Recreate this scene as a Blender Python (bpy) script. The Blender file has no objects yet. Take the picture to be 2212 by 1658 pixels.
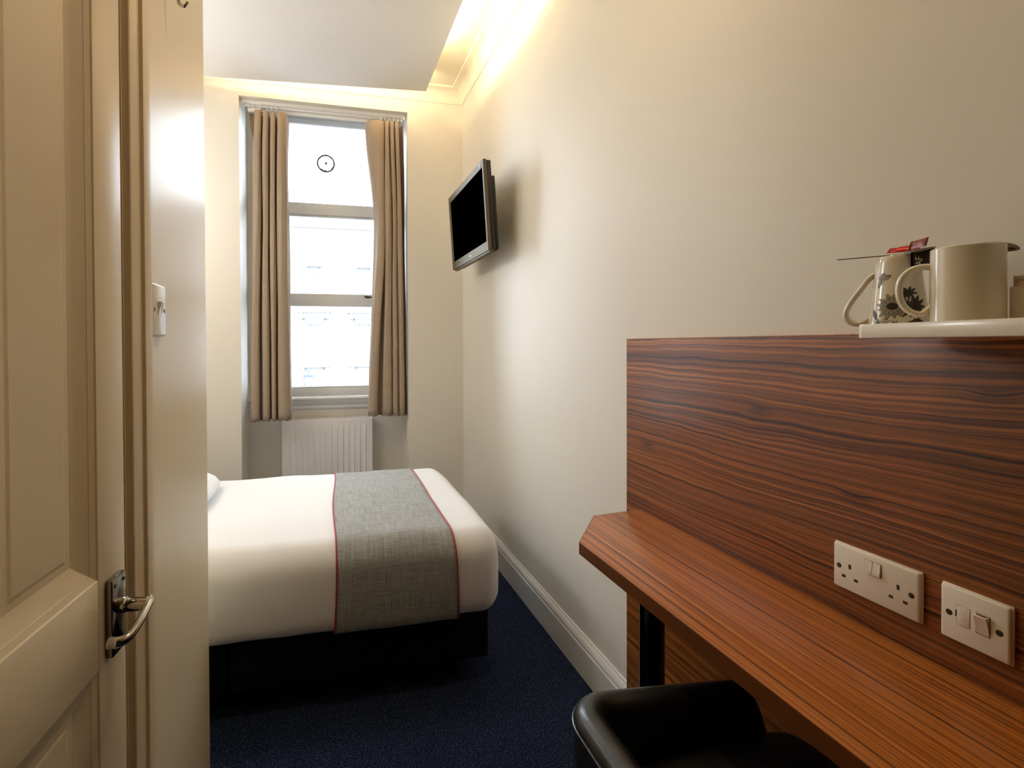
import bpy, bmesh, math, random
from mathutils import Vector, Matrix, noise
random.seed(7)
S = bpy.context.scene
COL = S.collection
PI = math.pi

# ------------------------------------------------------------------ camera
cam = bpy.data.cameras.new('camera')
cam.sensor_fit = 'HORIZONTAL'; cam.sensor_width = 36.0
cam.lens = 1085.0 / 2212 * 36.0
cam.shift_x = (1106 - 951.6) / 2212
cam.shift_y = -(829 - 755.9) / 2212
cam.clip_start = 0.02; cam.clip_end = 200
co = bpy.data.objects.new('camera', cam); COL.objects.link(co)
yaw, pit, rol = .2278, .0112, -.0043
F = Vector((math.sin(yaw)*math.cos(pit), math.cos(yaw)*math.cos(pit), -math.sin(pit)))
R0 = Vector((math.cos(yaw), -math.sin(yaw), 0)); U0 = R0.cross(F)
R1 = R0*math.cos(rol) + U0*math.sin(rol); U1 = -R0*math.sin(rol) + U0*math.cos(rol)
M = Matrix((R1, U1, -F)).transposed().to_4x4(); M.translation = (0, 0, 1.2806)
co.matrix_world = M
S.camera = co

# ------------------------------------------------------------------ exposure
S.view_settings.view_transform = 'Standard'
S.view_settings.look = 'None'
S.view_settings.gamma = 1.0
S.view_settings.use_curve_mapping = False
S.view_settings.exposure = 0.04
S.cycles.max_bounces = 14; S.cycles.diffuse_bounces = 8; S.cycles.glossy_bounces = 6
S.cycles.transparent_max_bounces = 16
S.cycles.caustics_reflective = False; S.cycles.caustics_refractive = False

# ------------------------------------------------------------------ sky (bright overcast)
W = bpy.data.worlds.new('overcast_sky'); S.world = W; W.use_nodes = True
wn = W.node_tree.nodes; wl = W.node_tree.links
bg = wn['Background']
SKY = 20.0
tc = wn.new('ShaderNodeTexCoord'); sx = wn.new('ShaderNodeSeparateXYZ')
wl.new(tc.outputs['Generated'], sx.inputs[0])
rp = wn.new('ShaderNodeValToRGB'); wl.new(sx.outputs['Z'], rp.inputs[0])
rp.color_ramp.elements[0].position = 0.0; rp.color_ramp.elements[0].color = (.74, .83, .95, 1)
rp.color_ramp.elements[1].position = 1.0; rp.color_ramp.elements[1].color = (.84, .92, 1.0, 1)
wl.new(rp.outputs[0], bg.inputs[0]); bg.inputs[1].default_value = SKY

# ------------------------------------------------------------------ lamps of the room, added fill lights
WARM = (1.0, .77, .46)
def area(name, loc, aim, power, sx_, sy_, color=WARM, spread=PI):
    l = bpy.data.lights.new(name, 'AREA'); l.energy = power; l.color = color
    l.shape = 'RECTANGLE'; l.size = sx_; l.size_y = sy_; l.spread = spread
    o = bpy.data.objects.new(name, l); COL.objects.link(o); o.location = loc
    d = Vector(aim) - Vector(loc)
    o.rotation_euler = d.to_track_quat('-Z', 'Y').to_euler()
    return o
# warm tubes lying in the cove above the ceiling raft
area('cove_lamp', (.60, 2.45, 3.025), (.98, 2.45, 3.06), 9, .9, .03)
area('cove_lamp', (.05, 3.24, 3.03), (.05, 3.60, 3.05), 3.5, 1.3, .03)
# warm ceiling downlights of the entrance lobby, above and behind the camera
def spot(name, loc, aim, power, ang, blend, rad, color=WARM):
    l = bpy.data.lights.new(name, 'SPOT'); l.energy = power; l.color = color
    l.spot_size = ang; l.spot_blend = blend; l.shadow_soft_size = rad
    o = bpy.data.objects.new(name, l); COL.objects.link(o); o.location = loc
    o.rotation_euler = (Vector(aim) - Vector(loc)).to_track_quat('-Z', 'Y').to_euler()
    return o
spot('lobby_lamp', (.40, 1.02, 2.93), (.40, 1.03, 0), 24, math.radians(165), 1.0, .06, (1.0, .73, .42))
# unseen fill lights added behind the partition to brighten the bedroom
def fill_point(name, loc, power, rad, color):
    l = bpy.data.lights.new(name, 'POINT'); l.energy = power; l.color = color; l.shadow_soft_size = rad
    o = bpy.data.objects.new(name, l); COL.objects.link(o); o.location = loc
fill_point('hidden_fill', (-1.30, 2.05, 2.15), 15, .12, (1.0, .98, .96))
fill_point('hidden_fill', (-1.30, 2.95, 2.15), 15, .12, (1.0, .98, .96))

# ------------------------------------------------------------------ materials
def lin(c):
    return tuple(((v/255)/12.92 if v/255 <= .04045 else ((v/255+.055)/1.055)**2.4) for v in c) + (1,)
def mat(name, rgb, rough=.5, metal=0, spec=.5, bump=None, coat=0, var=None, sheen=0, trans=0):
    m = bpy.data.materials.new(name); m.use_nodes = True
    n, l = m.node_tree.nodes, m.node_tree.links
    b = n['Principled BSDF']
    c = lin(rgb)
    b.inputs['Base Color'].default_value = c
    b.inputs['Roughness'].default_value = rough
    b.inputs['Metallic'].default_value = metal
    b.inputs['Specular IOR Level'].default_value = spec
    b.inputs['Coat Weight'].default_value = coat
    if coat: b.inputs['Coat Roughness'].default_value = .12
    if sheen: b.inputs['Sheen Weight'].default_value = sheen
    t = None
    if bump or var:
        t = n.new('ShaderNodeTexCoord')
    if var:
        sc, amt = var
        nz = n.new('ShaderNodeTexNoise'); nz.inputs['Scale'].default_value = sc; nz.inputs['Detail'].default_value = 4
        l.new(t.outputs['Object'], nz.inputs['Vector'])
        mx = n.new('ShaderNodeMix'); mx.data_type = 'RGBA'
        mx.inputs['A'].default_value = tuple(v*(1-amt) for v in c[:3]) + (1,)
        mx.inputs['B'].default_value = tuple(min(1, v*(1+amt)) for v in c[:3]) + (1,)
        l.new(nz.outputs['Fac'], mx.inputs['Factor']); l.new(mx.outputs['Result'], b.inputs['Base Color'])
    if bump:
        sc, st = bump
        nz = n.new('ShaderNodeTexNoise'); nz.inputs['Scale'].default_value = sc; nz.inputs['Detail'].default_value = 3
        l.new(t.outputs['Object'], nz.inputs['Vector'])
        bp = n.new('ShaderNodeBump'); bp.inputs['Strength'].default_value = st; bp.inputs['Distance'].default_value = .002
        l.new(nz.outputs['Fac'], bp.inputs['Height']); l.new(bp.outputs['Normal'], b.inputs['Normal'])
    return m

def wood(name, ramp, axes, freq, warp, fine, rough, coat, knots=False, rings=40.0, ringd=.2, tonal=.4, rp_=4.0):
    """walnut veneer; axes = (index along the grain, index across it)"""
    m = bpy.data.materials.new(name); m.use_nodes = True
    n, l = m.node_tree.nodes, m.node_tree.links
    b = n['Principled BSDF']
    t = n.new('ShaderNodeTexCoord'); s = n.new('ShaderNodeSeparateXYZ'); l.new(t.outputs['Object'], s.inputs[0])
    A, Cc = s.outputs[axes[0]], s.outputs[axes[1]]
    def math_(op, a, bb, c=None):
        q = n.new('ShaderNodeMath'); q.operation = op
        for i, v in enumerate((a, bb, c)):
            if v is None: continue
            if isinstance(v, (int, float)): q.inputs[i].default_value = v
            else: l.new(v, q.inputs[i])
        return q.outputs[0]
    def comb(x, y, z=0.0):
        q = n.new('ShaderNodeCombineXYZ')
        for i, v in enumerate((x, y, z)):
            if isinstance(v, (int, float)): q.inputs[i].default_value = v
            else: l.new(v, q.inputs[i])
        return q.outputs[0]
    def nz(vec, detail=3, rough_=.5, scale=1):
        q = n.new('ShaderNodeTexNoise'); q.inputs['Scale'].default_value = scale
        q.inputs['Detail'].default_value = detail; q.inputs['Roughness'].default_value = rough_
        l.new(vec, q.inputs['Vector']); return q.outputs['Fac']
    w1 = nz(comb(math_('MULTIPLY', A, 1.3), math_('MULTIPLY', Cc, 3.0), 3.1), 2)
    w2 = nz(comb(math_('MULTIPLY', A, 7.0), math_('MULTIPLY', Cc, 14.0), 7.7), 2)
    u = math_('ADD', Cc, math_('MULTIPLY', math_('SUBTRACT', w1, .5), warp))
    u = math_('ADD', u, math_('MULTIPLY', math_('SUBTRACT', w2, .5), warp*.26))
    if knots:
        # rows of small pin knots that pinch the figure
        vo = n.new('ShaderNodeTexVoronoi'); vo.inputs['Scale'].default_value = 1.0; vo.inputs['Randomness'].default_value = .75
        l.new(comb(math_('MULTIPLY', A, 2.6), math_('MULTIPLY', Cc, 6.5), .3), vo.inputs['Vector'])
        k = math_('POWER', 2.718, math_('MULTIPLY', math_('MULTIPLY', vo.outputs['Distance'], vo.outputs['Distance']), -160.0))
        u = math_('ADD', u, math_('MULTIPLY', k, .009))
    band = nz(comb(math_('MULTIPLY', A, .35), math_('MULTIPLY', u, freq), 1.0), 4, .55)
    tone = nz(comb(math_('MULTIPLY', A, .5), math_('MULTIPLY', u, freq*.16), 5.0), 2)
    fin = nz(comb(math_('MULTIPLY', A, 6.0), math_('MULTIPLY', Cc, 420.0), 2.0), 2)
    v = math_('ADD', band, math_('MULTIPLY', math_('SUBTRACT', tone, .5), tonal))
    v = math_('ADD', v, math_('MULTIPLY', math_('SUBTRACT', fin, .5), fine))
    if knots: v = math_('SUBTRACT', v, math_('MULTIPLY', k, .12))
    # growth rings: each fades darker, then breaks off sharply
    rw = nz(comb(math_('MULTIPLY', A, .45), math_('MULTIPLY', u, 16.0), 9.0), 2)
    saw = math_('FRACT', math_('ADD', math_('MULTIPLY', u, rings), math_('MULTIPLY', rw, 2.6)), 0.0)
    v = math_('SUBTRACT', v, math_('MULTIPLY', math_('POWER', saw, rp_), ringd))
    r = n.new('ShaderNodeValToRGB'); l.new(v, r.inputs[0])
    e = r.color_ramp.elements
    e[0].position = ramp[0][0]; e[0].color = lin(ramp[0][1])
    e[1].position = ramp[-1][0]; e[1].color = lin(ramp[-1][1])
    for p, c in ramp[1:-1]:
        q = e.new(p); q.color = lin(c)
    l.new(r.outputs[0], b.inputs['Base Color'])
    b.inputs['Roughness'].default_value = rough
    b.inputs['Coat Weight'].default_value = coat; b.inputs['Coat Roughness'].default_value = .16
    b.inputs['Specular IOR Level'].default_value = .25
    bp = n.new('ShaderNodeBump'); bp.inputs['Strength'].default_value = .12; bp.inputs['Distance'].default_value = .001
    l.new(fin, bp.inputs['Height']); l.new(bp.outputs[0], b.inputs['Normal'])
    return m

def carpet_mat():
    m = bpy.data.materials.new('navy_carpet'); m.use_nodes = True
    n, l = m.node_tree.nodes, m.node_tree.links; b = n['Principled BSDF']
    t = n.new('ShaderNodeTexCoord')
    v = n.new('ShaderNodeTexVoronoi'); v.inputs['Scale'].default_value = 150; l.new(t.outputs['Object'], v.inputs['Vector'])
    z = n.new('ShaderNodeTexNoise'); z.inputs['Scale'].default_value = 330; z.inputs['Detail'].default_value = 2
    l.new(t.outputs['Object'], z.inputs['Vector'])
    r = n.new('ShaderNodeValToRGB'); l.new(z.outputs['Fac'], r.inputs[0])
    e = r.color_ramp.elements
    e[0].position = .44; e[0].color = lin((19, 28, 50)); e[1].position = .74; e[1].color = lin((150, 164, 190))
    q = e.new(.60); q.color = lin((38, 53, 84))
    l.new(r.outputs[0], b.inputs['Base Color'])
    b.inputs['Roughness'].default_value = 1; b.inputs['Specular IOR Level'].default_value = .05
    bp = n.new('ShaderNodeBump'); bp.inputs['Strength'].default_value = .9; bp.inputs['Distance'].default_value = .004
    l.new(v.outputs['Distance'], bp.inputs['Height']); l.new(bp.outputs[0], b.inputs['Normal'])
    return m

def linen_mat(name, dark, light):
    m = bpy.data.materials.new(name); m.use_nodes = True
    n, l = m.node_tree.nodes, m.node_tree.links; b = n['Principled BSDF']
    t = n.new('ShaderNodeTexCoord')
    facs = []
    for sc in ((900, 14, 14), (14, 900, 900)):
        mp = n.new('ShaderNodeMapping'); mp.inputs['Scale'].default_value = sc
        l.new(t.outputs['Object'], mp.inputs[0])
        z = n.new('ShaderNodeTexNoise'); z.inputs['Scale'].default_value = .8; z.inputs['Detail'].default_value = 3
        l.new(mp.outputs[0], z.inputs['Vector']); facs.append(z.outputs['Fac'])
    a = n.new('ShaderNodeMath'); a.operation = 'ADD'; l.new(facs[0], a.inputs[0]); l.new(facs[1], a.inputs[1])
    r = n.new('ShaderNodeValToRGB'); h = n.new('ShaderNodeMath'); h.operation = 'MULTIPLY'; h.inputs[1].default_value = .5
    l.new(a.outputs[0], h.inputs[0]); l.new(h.outputs[0], r.inputs[0])
    e = r.color_ramp.elements
    e[0].position = .36; e[0].color = lin(dark); e[1].position = .66; e[1].color = lin(light)
    l.new(r.outputs[0], b.inputs['Base Color'])
    b.inputs['Roughness'].default_value = .9; b.inputs['Specular IOR Level'].default_value = .2
    b.inputs['Sheen Weight'].default_value = .15
    bp = n.new('ShaderNodeBump'); bp.inputs['Strength'].default_value = .25; bp.inputs['Distance'].default_value = .001
    l.new(h.outputs[0], bp.inputs['Height']); l.new(bp.outputs[0], b.inputs['Normal'])
    return m

def glass_mat(name, tint=(.97, .985, .98, 1)):
    m = bpy.data.materials.new(name); m.use_nodes = True
    n, l = m.node_tree.nodes, m.node_tree.links
    n.remove(n['Principled BSDF']); out = n['Material Output']
    tr = n.new('ShaderNodeBsdfTransparent'); tr.inputs[0].default_value = tint
    gl = n.new('ShaderNodeBsdfGlossy'); gl.inputs['Roughness'].default_value = .02
    fr = n.new('ShaderNodeFresnel'); fr.inputs[0].default_value = 1.45
    mx = n.new('ShaderNodeMixShader'); l.new(fr.outputs[0], mx.inputs[0])
    l.new(tr.outputs[0], mx.inputs[1]); l.new(gl.outputs[0], mx.inputs[2]); l.new(mx.outputs[0], out.inputs[0])
    return m

def cloth_mat(name, rgb, transl=.25):
    m = mat(name, rgb, .85, spec=.25, bump=(420, .12), var=(9, .05))
    n, l = m.node_tree.nodes, m.node_tree.links
    b = n['Principled BSDF']; out = n['Material Output']
    t = n.new('ShaderNodeBsdfTranslucent'); t.inputs[0].default_value = lin(rgb)
    mx = n.new('ShaderNodeMixShader'); mx.inputs[0].default_value = transl
    l.new(b.outputs[0], mx.inputs[1]); l.new(t.outputs[0], mx.inputs[2]); l.new(mx.outputs[0], out.inputs[0])
    return m

MT = {}
MT['wall'] = mat('cream_wall_paint', (222, 218, 209), .55, spec=.35, bump=(60, .05), var=(1.2, .015))
MT['dark_end'] = mat('darkened_lobby_end', (58, 40, 28), .5, var=(4, .2))  # dark colour stands in for an unlit corridor and cuts bounced light
MT['gloss'] = mat('cream_gloss_paint', (228, 212, 182), .36, spec=.4, bump=(18, .05))
MT['ceil'] = mat('white_ceiling_paint', (238, 238, 238), .8, spec=.2, bump=(80, .03))
MT['cream_ceil'] = mat('ivory_plaster', (236, 230, 214), .7, spec=.2, bump=(80, .03))
MT['skirting'] = mat('white_gloss_paint', (226, 228, 230), .3)
MT['carpet'] = carpet_mat()
MT['panel'] = wood('walnut_panel_veneer', [(.18, (44, 19, 7)), (.36, (88, 44, 14)), (.50, (124, 68, 23)), (.68, (162, 96, 40))],
                   (0, 1), 120, .055, .24, .42, .08, True, 40.0, .24, .32, 5.0)
MT['desk'] = wood('walnut_desk_veneer', [(.28, (88, 44, 12)), (.40, (144, 79, 23)), (.54, (174, 100, 33)), (.72, (194, 124, 54))],
                  (1, 0), 130, .010, .35, .34, .22, False, 60.0, .14)
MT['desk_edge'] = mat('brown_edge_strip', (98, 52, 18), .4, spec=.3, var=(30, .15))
MT['duvet'] = mat('white_cotton', (233, 236, 242), .85, spec=.2, bump=(300, .06), sheen=.1)
MT['linen'] = linen_mat('grey_linen', (114, 117, 118), (190, 195, 197))
MT['red'] = mat('red_piping', (176, 26, 34), .6)
MT['divan'] = mat('navy_divan_fabric', (20, 21, 36), .95, spec=.15, bump=(500, .3))
MT['divan_dark'] = mat('black_castor', (8, 8, 9), .8, spec=.1)
MT['curtain'] = cloth_mat('taupe_curtain', (172, 154, 136), .12)
MT['white_metal'] = mat('white_enamel', (232, 233, 236), .35)
MT['track'] = mat('white_track', (230, 229, 229), .4)
MT['upvc'] = mat('white_window_paint', (226, 230, 234), .35)
MT['glass'] = glass_mat('window_glass')
MT['vent'] = mat('grey_vent_plastic', (84, 90, 102), .5)
MT['black'] = mat('matt_black', (10, 10, 10), .5)
MT['chrome'] = mat('chrome', (205, 200, 190), .09, metal=1)
MT['chrome_plate'] = mat('darkened_chrome', (128, 123, 112), .06, metal=1)  # chrome darkened so the backplate seems to mirror something dark
MT['screw'] = mat('screw_metal', (84, 80, 64), .4, metal=1)
MT['tv'] = mat('bronze_grey_bezel', (98, 88, 64), .5, metal=.2)
MT['tv_back'] = mat('tv_black_plastic', (34, 32, 30), .45)
MT['screen'] = mat('tv_screen', (1, 1, 1), 1, spec=0)
MT['badge'] = mat('silver_badge', (220, 216, 206), .3, metal=.4)
MT['leather'] = mat('black_leather', (20, 19, 18), .34, spec=.55, bump=(240, .12))
MT['leather_edge'] = mat('black_welt', (34, 33, 31), .35)
MT['leg_black'] = mat('black_chrome_tube', (70, 73, 80), .1, metal=1)
MT['socket'] = mat('white_socket_plastic', (224, 216, 202), .3)
MT['hole'] = mat('socket_hole', (40, 28, 22), .7)
MT['groove'] = mat('groove_shadow_gap', (120, 104, 84), .7)
MT['brown_rocker'] = mat('rocker_marker', (96, 34, 26), .5)
MT['mug'] = mat('white_glazed_china', (222, 216, 200), .12, spec=.6, coat=.6)
MT['ink'] = mat('grey_mug_print', (78, 74, 64), .3)
MT['ink_light'] = mat('pale_grey_mug_print', (156, 150, 134), .3)
MT['ink_dark'] = mat('dark_mug_print', (44, 40, 34), .3)
MT['tray'] = mat('white_melamine', (226, 218, 204), .25, coat=.4)
MT['spoon'] = mat('steel_spoon', (120, 112, 96), .22, metal=1)
MT['sachet_red'] = mat('red_foil', (196, 40, 28), .3, metal=.25)
MT['sachet_darkred'] = mat('dark_red_foil', (112, 22, 18), .35, metal=.2)
MT['sachet_black'] = mat('black_foil', (20, 18, 18), .3)
MT['sachet_grey'] = mat('sachet_paper_edge', (150, 144, 132), .6)
MT['paper'] = mat('sachet_white_paper', (226, 210, 192), .7)
MT['brown'] = mat('brown_sachet', (84, 38, 20), .5)
MT['gold'] = mat('gold_lettering', (168, 132, 70), .5)
MT['white_ink'] = mat('white_lettering', (214, 208, 196), .5)
MT['carton'] = mat('cream_carton', (212, 188, 128), .6)
MT['stone'] = mat('grey_stucco', (132, 131, 130), .9, spec=.1)
MT['stone2'] = mat('grey_stucco_trim', (129, 129, 129), .9, spec=.1)
MT['far_glass'] = mat('far_window_pane', (112, 122, 130), .25)
MT['far_frame'] = mat('far_window_frame', (136, 137, 138), .7)
MT['lamp_metal'] = mat('blue_grey_lamp_metal', (34, 44, 62), .5)
MT['street'] = mat('grey_paving', (110, 110, 110), .9)

# ------------------------------------------------------------------ mesh helpers
class MB:
    def __init__(s): s.bm = bmesh.new()
    def box(s, lo, hi, bev=0, seg=2):
        lo, hi = Vector(lo), Vector(hi)
        vs = [s.bm.verts.new((x, y, z)) for x in (lo.x, hi.x) for y in (lo.y, hi.y) for z in (lo.z, hi.z)]
        idx = [(0,1,3,2),(4,6,7,5),(0,4,5,1),(2,3,7,6),(0,2,6,4),(1,5,7,3)]
        fs = [s.bm.faces.new([vs[i] for i in f]) for f in idx]
        if bev:
            es = list({e for f in fs for e in f.edges})
            bmesh.ops.bevel(s.bm, geom=es, offset=bev, segments=seg, profile=.5, affect='EDGES', clamp_overlap=True)
        return s
    def prism(s, poly, a, b, f, bev=0):
        """poly: 2-D points; f(p, t) -> 3-D, extruded from t=a to t=b"""
        v0 = [s.bm.verts.new(f(p, a)) for p in poly]; v1 = [s.bm.verts.new(f(p, b)) for p in poly]
        n = len(poly)
        fs = [s.bm.faces.new((v0[i], v0[(i+1) % n], v1[(i+1) % n], v1[i])) for i in range(n)]
        fs.append(s.bm.faces.new(v0[::-1])); fs.append(s.bm.faces.new(v1))
        if bev:
            es = list({e for q in fs for e in q.edges})
            bmesh.ops.bevel(s.bm, geom=es, offset=bev, segments=2, profile=.5, affect='EDGES', clamp_overlap=True)
        return s
    def grid(s, f, nu, nv, cu=False, cv=False):
        vs = [[s.bm.verts.new(f(i/(nu if cu else nu-1), j/(nv if cv else nv-1))) for j in range(nv)] for i in range(nu)]
        for i in range(nu if cu else nu-1):
            for j in range(nv if cv else nv-1):
                a, b_ = vs[i][j], vs[(i+1) % nu][j]; c, d = vs[(i+1) % nu][(j+1) % nv], vs[i][(j+1) % nv]
                try: s.bm.faces.new((a, b_, c, d))
                except ValueError: pass
        return vs
    def tube(s, pts, r, n=8, closed=False, ry=None, up=(0, 0, 1)):
        pts = [Vector(p) for p in pts]; k = len(pts)
        rr = r if isinstance(r, (list, tuple)) else [r]*k
        r2 = ry if isinstance(ry, (list, tuple)) else [ry if ry else None]*k
        rings = []; prev = None
        for i, p in enumerate(pts):
            if closed: t = pts[(i+1) % k] - pts[(i-1) % k]
            else: t = pts[min(i+1, k-1)] - pts[max(i-1, 0)]
            t.normalize()
            a = (Vector(up) - t*t.dot(Vector(up))) if prev is None else (prev - t*t.dot(prev))
            if a.length < 1e-5: a = t.orthogonal()
            a.normalize(); prev = a; b_ = t.cross(a)
            w = r2[i] if r2[i] else rr[i]
            rings.append([s.bm.verts.new(p + a*rr[i]*math.cos(2*PI*j/n) + b_*w*math.sin(2*PI*j/n)) for j in range(n)])
        for i in range(k if closed else k-1):
            A, B = rings[i], rings[(i+1) % k]
            for j in range(n): s.bm.faces.new((A[j], A[(j+1) % n], B[(j+1) % n], B[j]))
        if not closed:
            s.bm.faces.new(rings[0][::-1]); s.bm.faces.new(rings[-1])
        return s
    def cyl(s, p0, p1, r, n=20, r1=None):
        return s.tube([p0, p1], [r, r1 if r1 is not None else r], n)
    def lathe(s, prof, n=36, c=(0, 0, 0)):
        c = Vector(c); rings = []
        for r, z in prof:
            if r < 1e-6: rings.append([s.bm.verts.new(c + Vector((0, 0, z)))])
            else: rings.append([s.bm.verts.new(c + Vector((r*math.cos(2*PI*j/n), r*math.sin(2*PI*j/n), z))) for j in range(n)])
        for A, B in zip(rings, rings[1:]):
            if len(A) == 1 and len(B) == 1: continue
            for j in range(n):
                q = [A[j % len(A)], A[(j+1) % len(A)], B[(j+1) % len(B)], B[j % len(B)]]
                u = []
                for v in q:
                    if v not in u: u.append(v)
                if len(u) >= 3: s.bm.faces.new(u)
        return s
    def fan(s, pts):
        s.bm.faces.new([s.bm.verts.new(p) for p in pts]); return s
    def build(s, name, m, parent=None, smooth=True, angle=38, weld=False):
        bm = s.bm
        if weld: bmesh.ops.remove_doubles(bm, verts=bm.verts, dist=1e-5)
        bmesh.ops.recalc_face_normals(bm, faces=bm.faces)
        if smooth:
            for f in bm.faces: f.smooth = True
            for e in bm.edges:
                if len(e.link_faces) == 2 and e.calc_face_angle(0) > math.radians(angle): e.smooth = False
        me = bpy.data.meshes.new(name); bm.to_mesh(me); bm.free()
        me.materials.append(m)
        o = bpy.data.objects.new(name, me); COL.objects.link(o)
        if parent: o.parent = parent
        return o

def thing(name, label, cat, loc=(0, 0, 0), rot=None, group=None):
    o = bpy.data.objects.new(name, None); COL.objects.link(o); o.empty_display_size = .05
    m = rot.to_4x4() if rot else Matrix.Identity(4); m.translation = loc
    o.matrix_world = m
    if label: o['label'] = label
    if cat: o['category'] = cat
    if group: o['group'] = group
    return o
def tag(o, label, cat, group=None):
    o['label'] = label; o['category'] = cat
    if group: o['group'] = group
    return o
def struct(o, label=None):
    o['kind'] = 'structure'
    if label: o['label'] = label
    return o
def boxes(name, m, lst, parent=None, bev=0):
    b = MB()
    for lo, hi in lst: b.box(lo, hi, bev)
    return b.build(name, m, parent)
def text_mesh(name, body, size, m, parent, loc, rot=None, depth=.0003, squash=1.0, shear=0.0, align='CENTER'):
    c = bpy.data.curves.new(name, 'FONT'); c.body = body; c.size = size; c.extrude = depth
    c.align_x = align; c.align_y = 'CENTER'; c.shear = shear
    t = bpy.data.objects.new(name, c); COL.objects.link(t)
    bpy.context.view_layer.update()
    me = bpy.data.meshes.new_from_object(t.evaluated_get(bpy.context.evaluated_depsgraph_get()))
    bpy.data.objects.remove(t); bpy.data.curves.remove(c)
    me.name = name; me.materials.clear(); me.materials.append(m)
    o = bpy.data.objects.new(name, me); COL.objects.link(o); o.parent = parent
    mm = rot.to_4x4() if rot else Matrix.Identity(4)
    mm = Matrix.Translation(loc) @ mm @ Matrix.Diagonal((squash, 1, 1, 1))
    o.matrix_local = mm
    return o
ON_RIGHT = Matrix(((0, 0, -1), (-1, 0, 0), (0, 1, 0)))   # local x = seen right, y = up, z = out of the right wall
ON_LEFT = Matrix(((0, 0, 1), (1, 0, 0), (0, 1, 0)))      # the same on the left wall
def catmull(p, n=6):
    out = []
    for i in range(len(p)-1):
        a, b, c, d = p[max(i-1, 0)], p[i], p[i+1], p[min(i+2, len(p)-1)]
        for k in range(n):
            t = k/n
            out.append(tuple(.5*((2*b[q]) + (c[q]-a[q])*t + (2*a[q]-5*b[q]+4*c[q]-d[q])*t*t + (3*b[q]-a[q]-3*c[q]+d[q])*t**3) for q in range(len(b))))
    out.append(tuple(p[-1])); return out

XR = .977          # right wall face
YB = 3.493         # back wall face
XL = -.33          # entrance partition face
CEIL = 3.085
# ================================================================== SETTING
struct(boxes('floor', MT['carpet'], [((-1.75, -1.7, -.12), (1.1, 4.0, 0))]), 'dark navy blue flecked carpet floor')
struct(boxes('wall_right', MT['wall'], [((XR, -1.7, 0), (1.12, 4.0, 3.25))]), 'long cream painted wall on the right')
ZC = .80; ZH = 3.0; WX0, WX1 = -.503, .553
struct(boxes('wall_back', MT['wall'], [
    ((-1.75, YB, 0), (-.53, 4.0, 3.25)), ((.58, YB, 0), (XR, 4.0, 3.25)),
    ((-.53, YB, 2.905), (.58, YB+.065, 3.25)),
    ((-.53, 3.86, 0), (.58, 4.0, ZC)), ((-.53, 3.86, ZH), (.58, 4.0, 3.25)),
    ((-.53, 3.86, ZC), (WX0, 4.0, ZH)), ((WX1, 3.86, ZC), (.58, 4.0, ZH)),
]), 'cream end wall with the deep window recess')
struct(boxes('wall_left', MT['gloss'], [
    ((-.45, 1.0, 0), (XL, 1.557, 3.25)), ((-.45, .08, 2.12), (XL, 1.0, 3.25)), ((-.45, -1.7, 0), (XL, .08, 3.25)),
    ((-1.75, 1.437, 0), (-.45, 1.557, 3.25)),
]), 'cream gloss painted entrance partition beside the door')
struct(boxes('wall_head', MT['wall'], [((-1.9, 1.437, 0), (-1.75, 4.0, 3.25))]), 'cream wall at the head of the bed')
struct(boxes('wall_bathroom', MT['wall'], [((-1.9, -1.85, 0), (-1.75, 1.437, 3.25)), ((-1.75, -1.85, 0), (-.45, -1.7, 3.25))]), 'cream walls of the unlit room behind the door')
struct(boxes('wall_front', MT['dark_end'], [((-.45, -1.85, 0), (1.12, -1.7, 3.25))]), 'unseen end of the lobby, coloured dark in place of an unlit corridor')
ceil = struct(boxes('ceiling', MT['cream_ceil'], [((-1.9, -1.85, CEIL), (1.12, 4.0, 3.25))]), 'ivory plaster ceiling above the lowered raft')
raft = MB().prism([(-1.72, 3.46), (-.70, 3.386), (.667, 3.268), (.672, 1.30), (-1.72, 1.60)], 2.95, 2.985,
                  lambda p, t: (p[0], p[1], t), .002).build('ceiling_raft', MT['ceil'], ceil)
raft['label'] = 'lowered smooth white ceiling raft hiding warm cove lights'
# cornices
def cove_profile():
    # (out from wall, z)
    p = [(0, 2.992), (.006, 2.992), (.008, 2.999), (.012, 3.003)]
    for i in range(9):
        a = i/8*PI/2
        p.append((.012 + .062*(1-math.cos(a)), 3.006 + .062*math.sin(a)))
    p += [(.080, 3.070), (.090, 3.071), (.091, CEIL), (0, CEIL)]
    return p
struct(MB().prism(cove_profile(), 0, 3.492, lambda p, t: (XR - p[0], t, p[1])).build('trim_1', MT['cream_ceil'], angle=50), 'cream coved cornice along the right wall')
struct(MB().prism(cove_profile(), -1.75, XR, lambda p, t: (t, YB - p[0]*.9, p[1])).build('trim_2', MT['cream_ceil'], angle=50), 'cream coved cornice above the window')
# skirting
sk = [(0, 0), (.020, 0), (.020, .112), (.016, .117), (.016, .122), (.019, .126), (.017, .136), (.011, .146), (.007, .150), (.007, .155), (0, .156)]
struct(MB().prism(sk, 1.46, YB, lambda p, t: (XR - p[0], t, p[1])).build('baseboard_right', MT['skirting'], angle=25), 'white moulded skirting along the right wall')
struct(MB().prism(sk, .58, XR-.02, lambda p, t: (t, YB - p[0], p[1])).build('baseboard_back', MT['skirting'], angle=25), 'white moulded skirting in the far corner')
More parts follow.
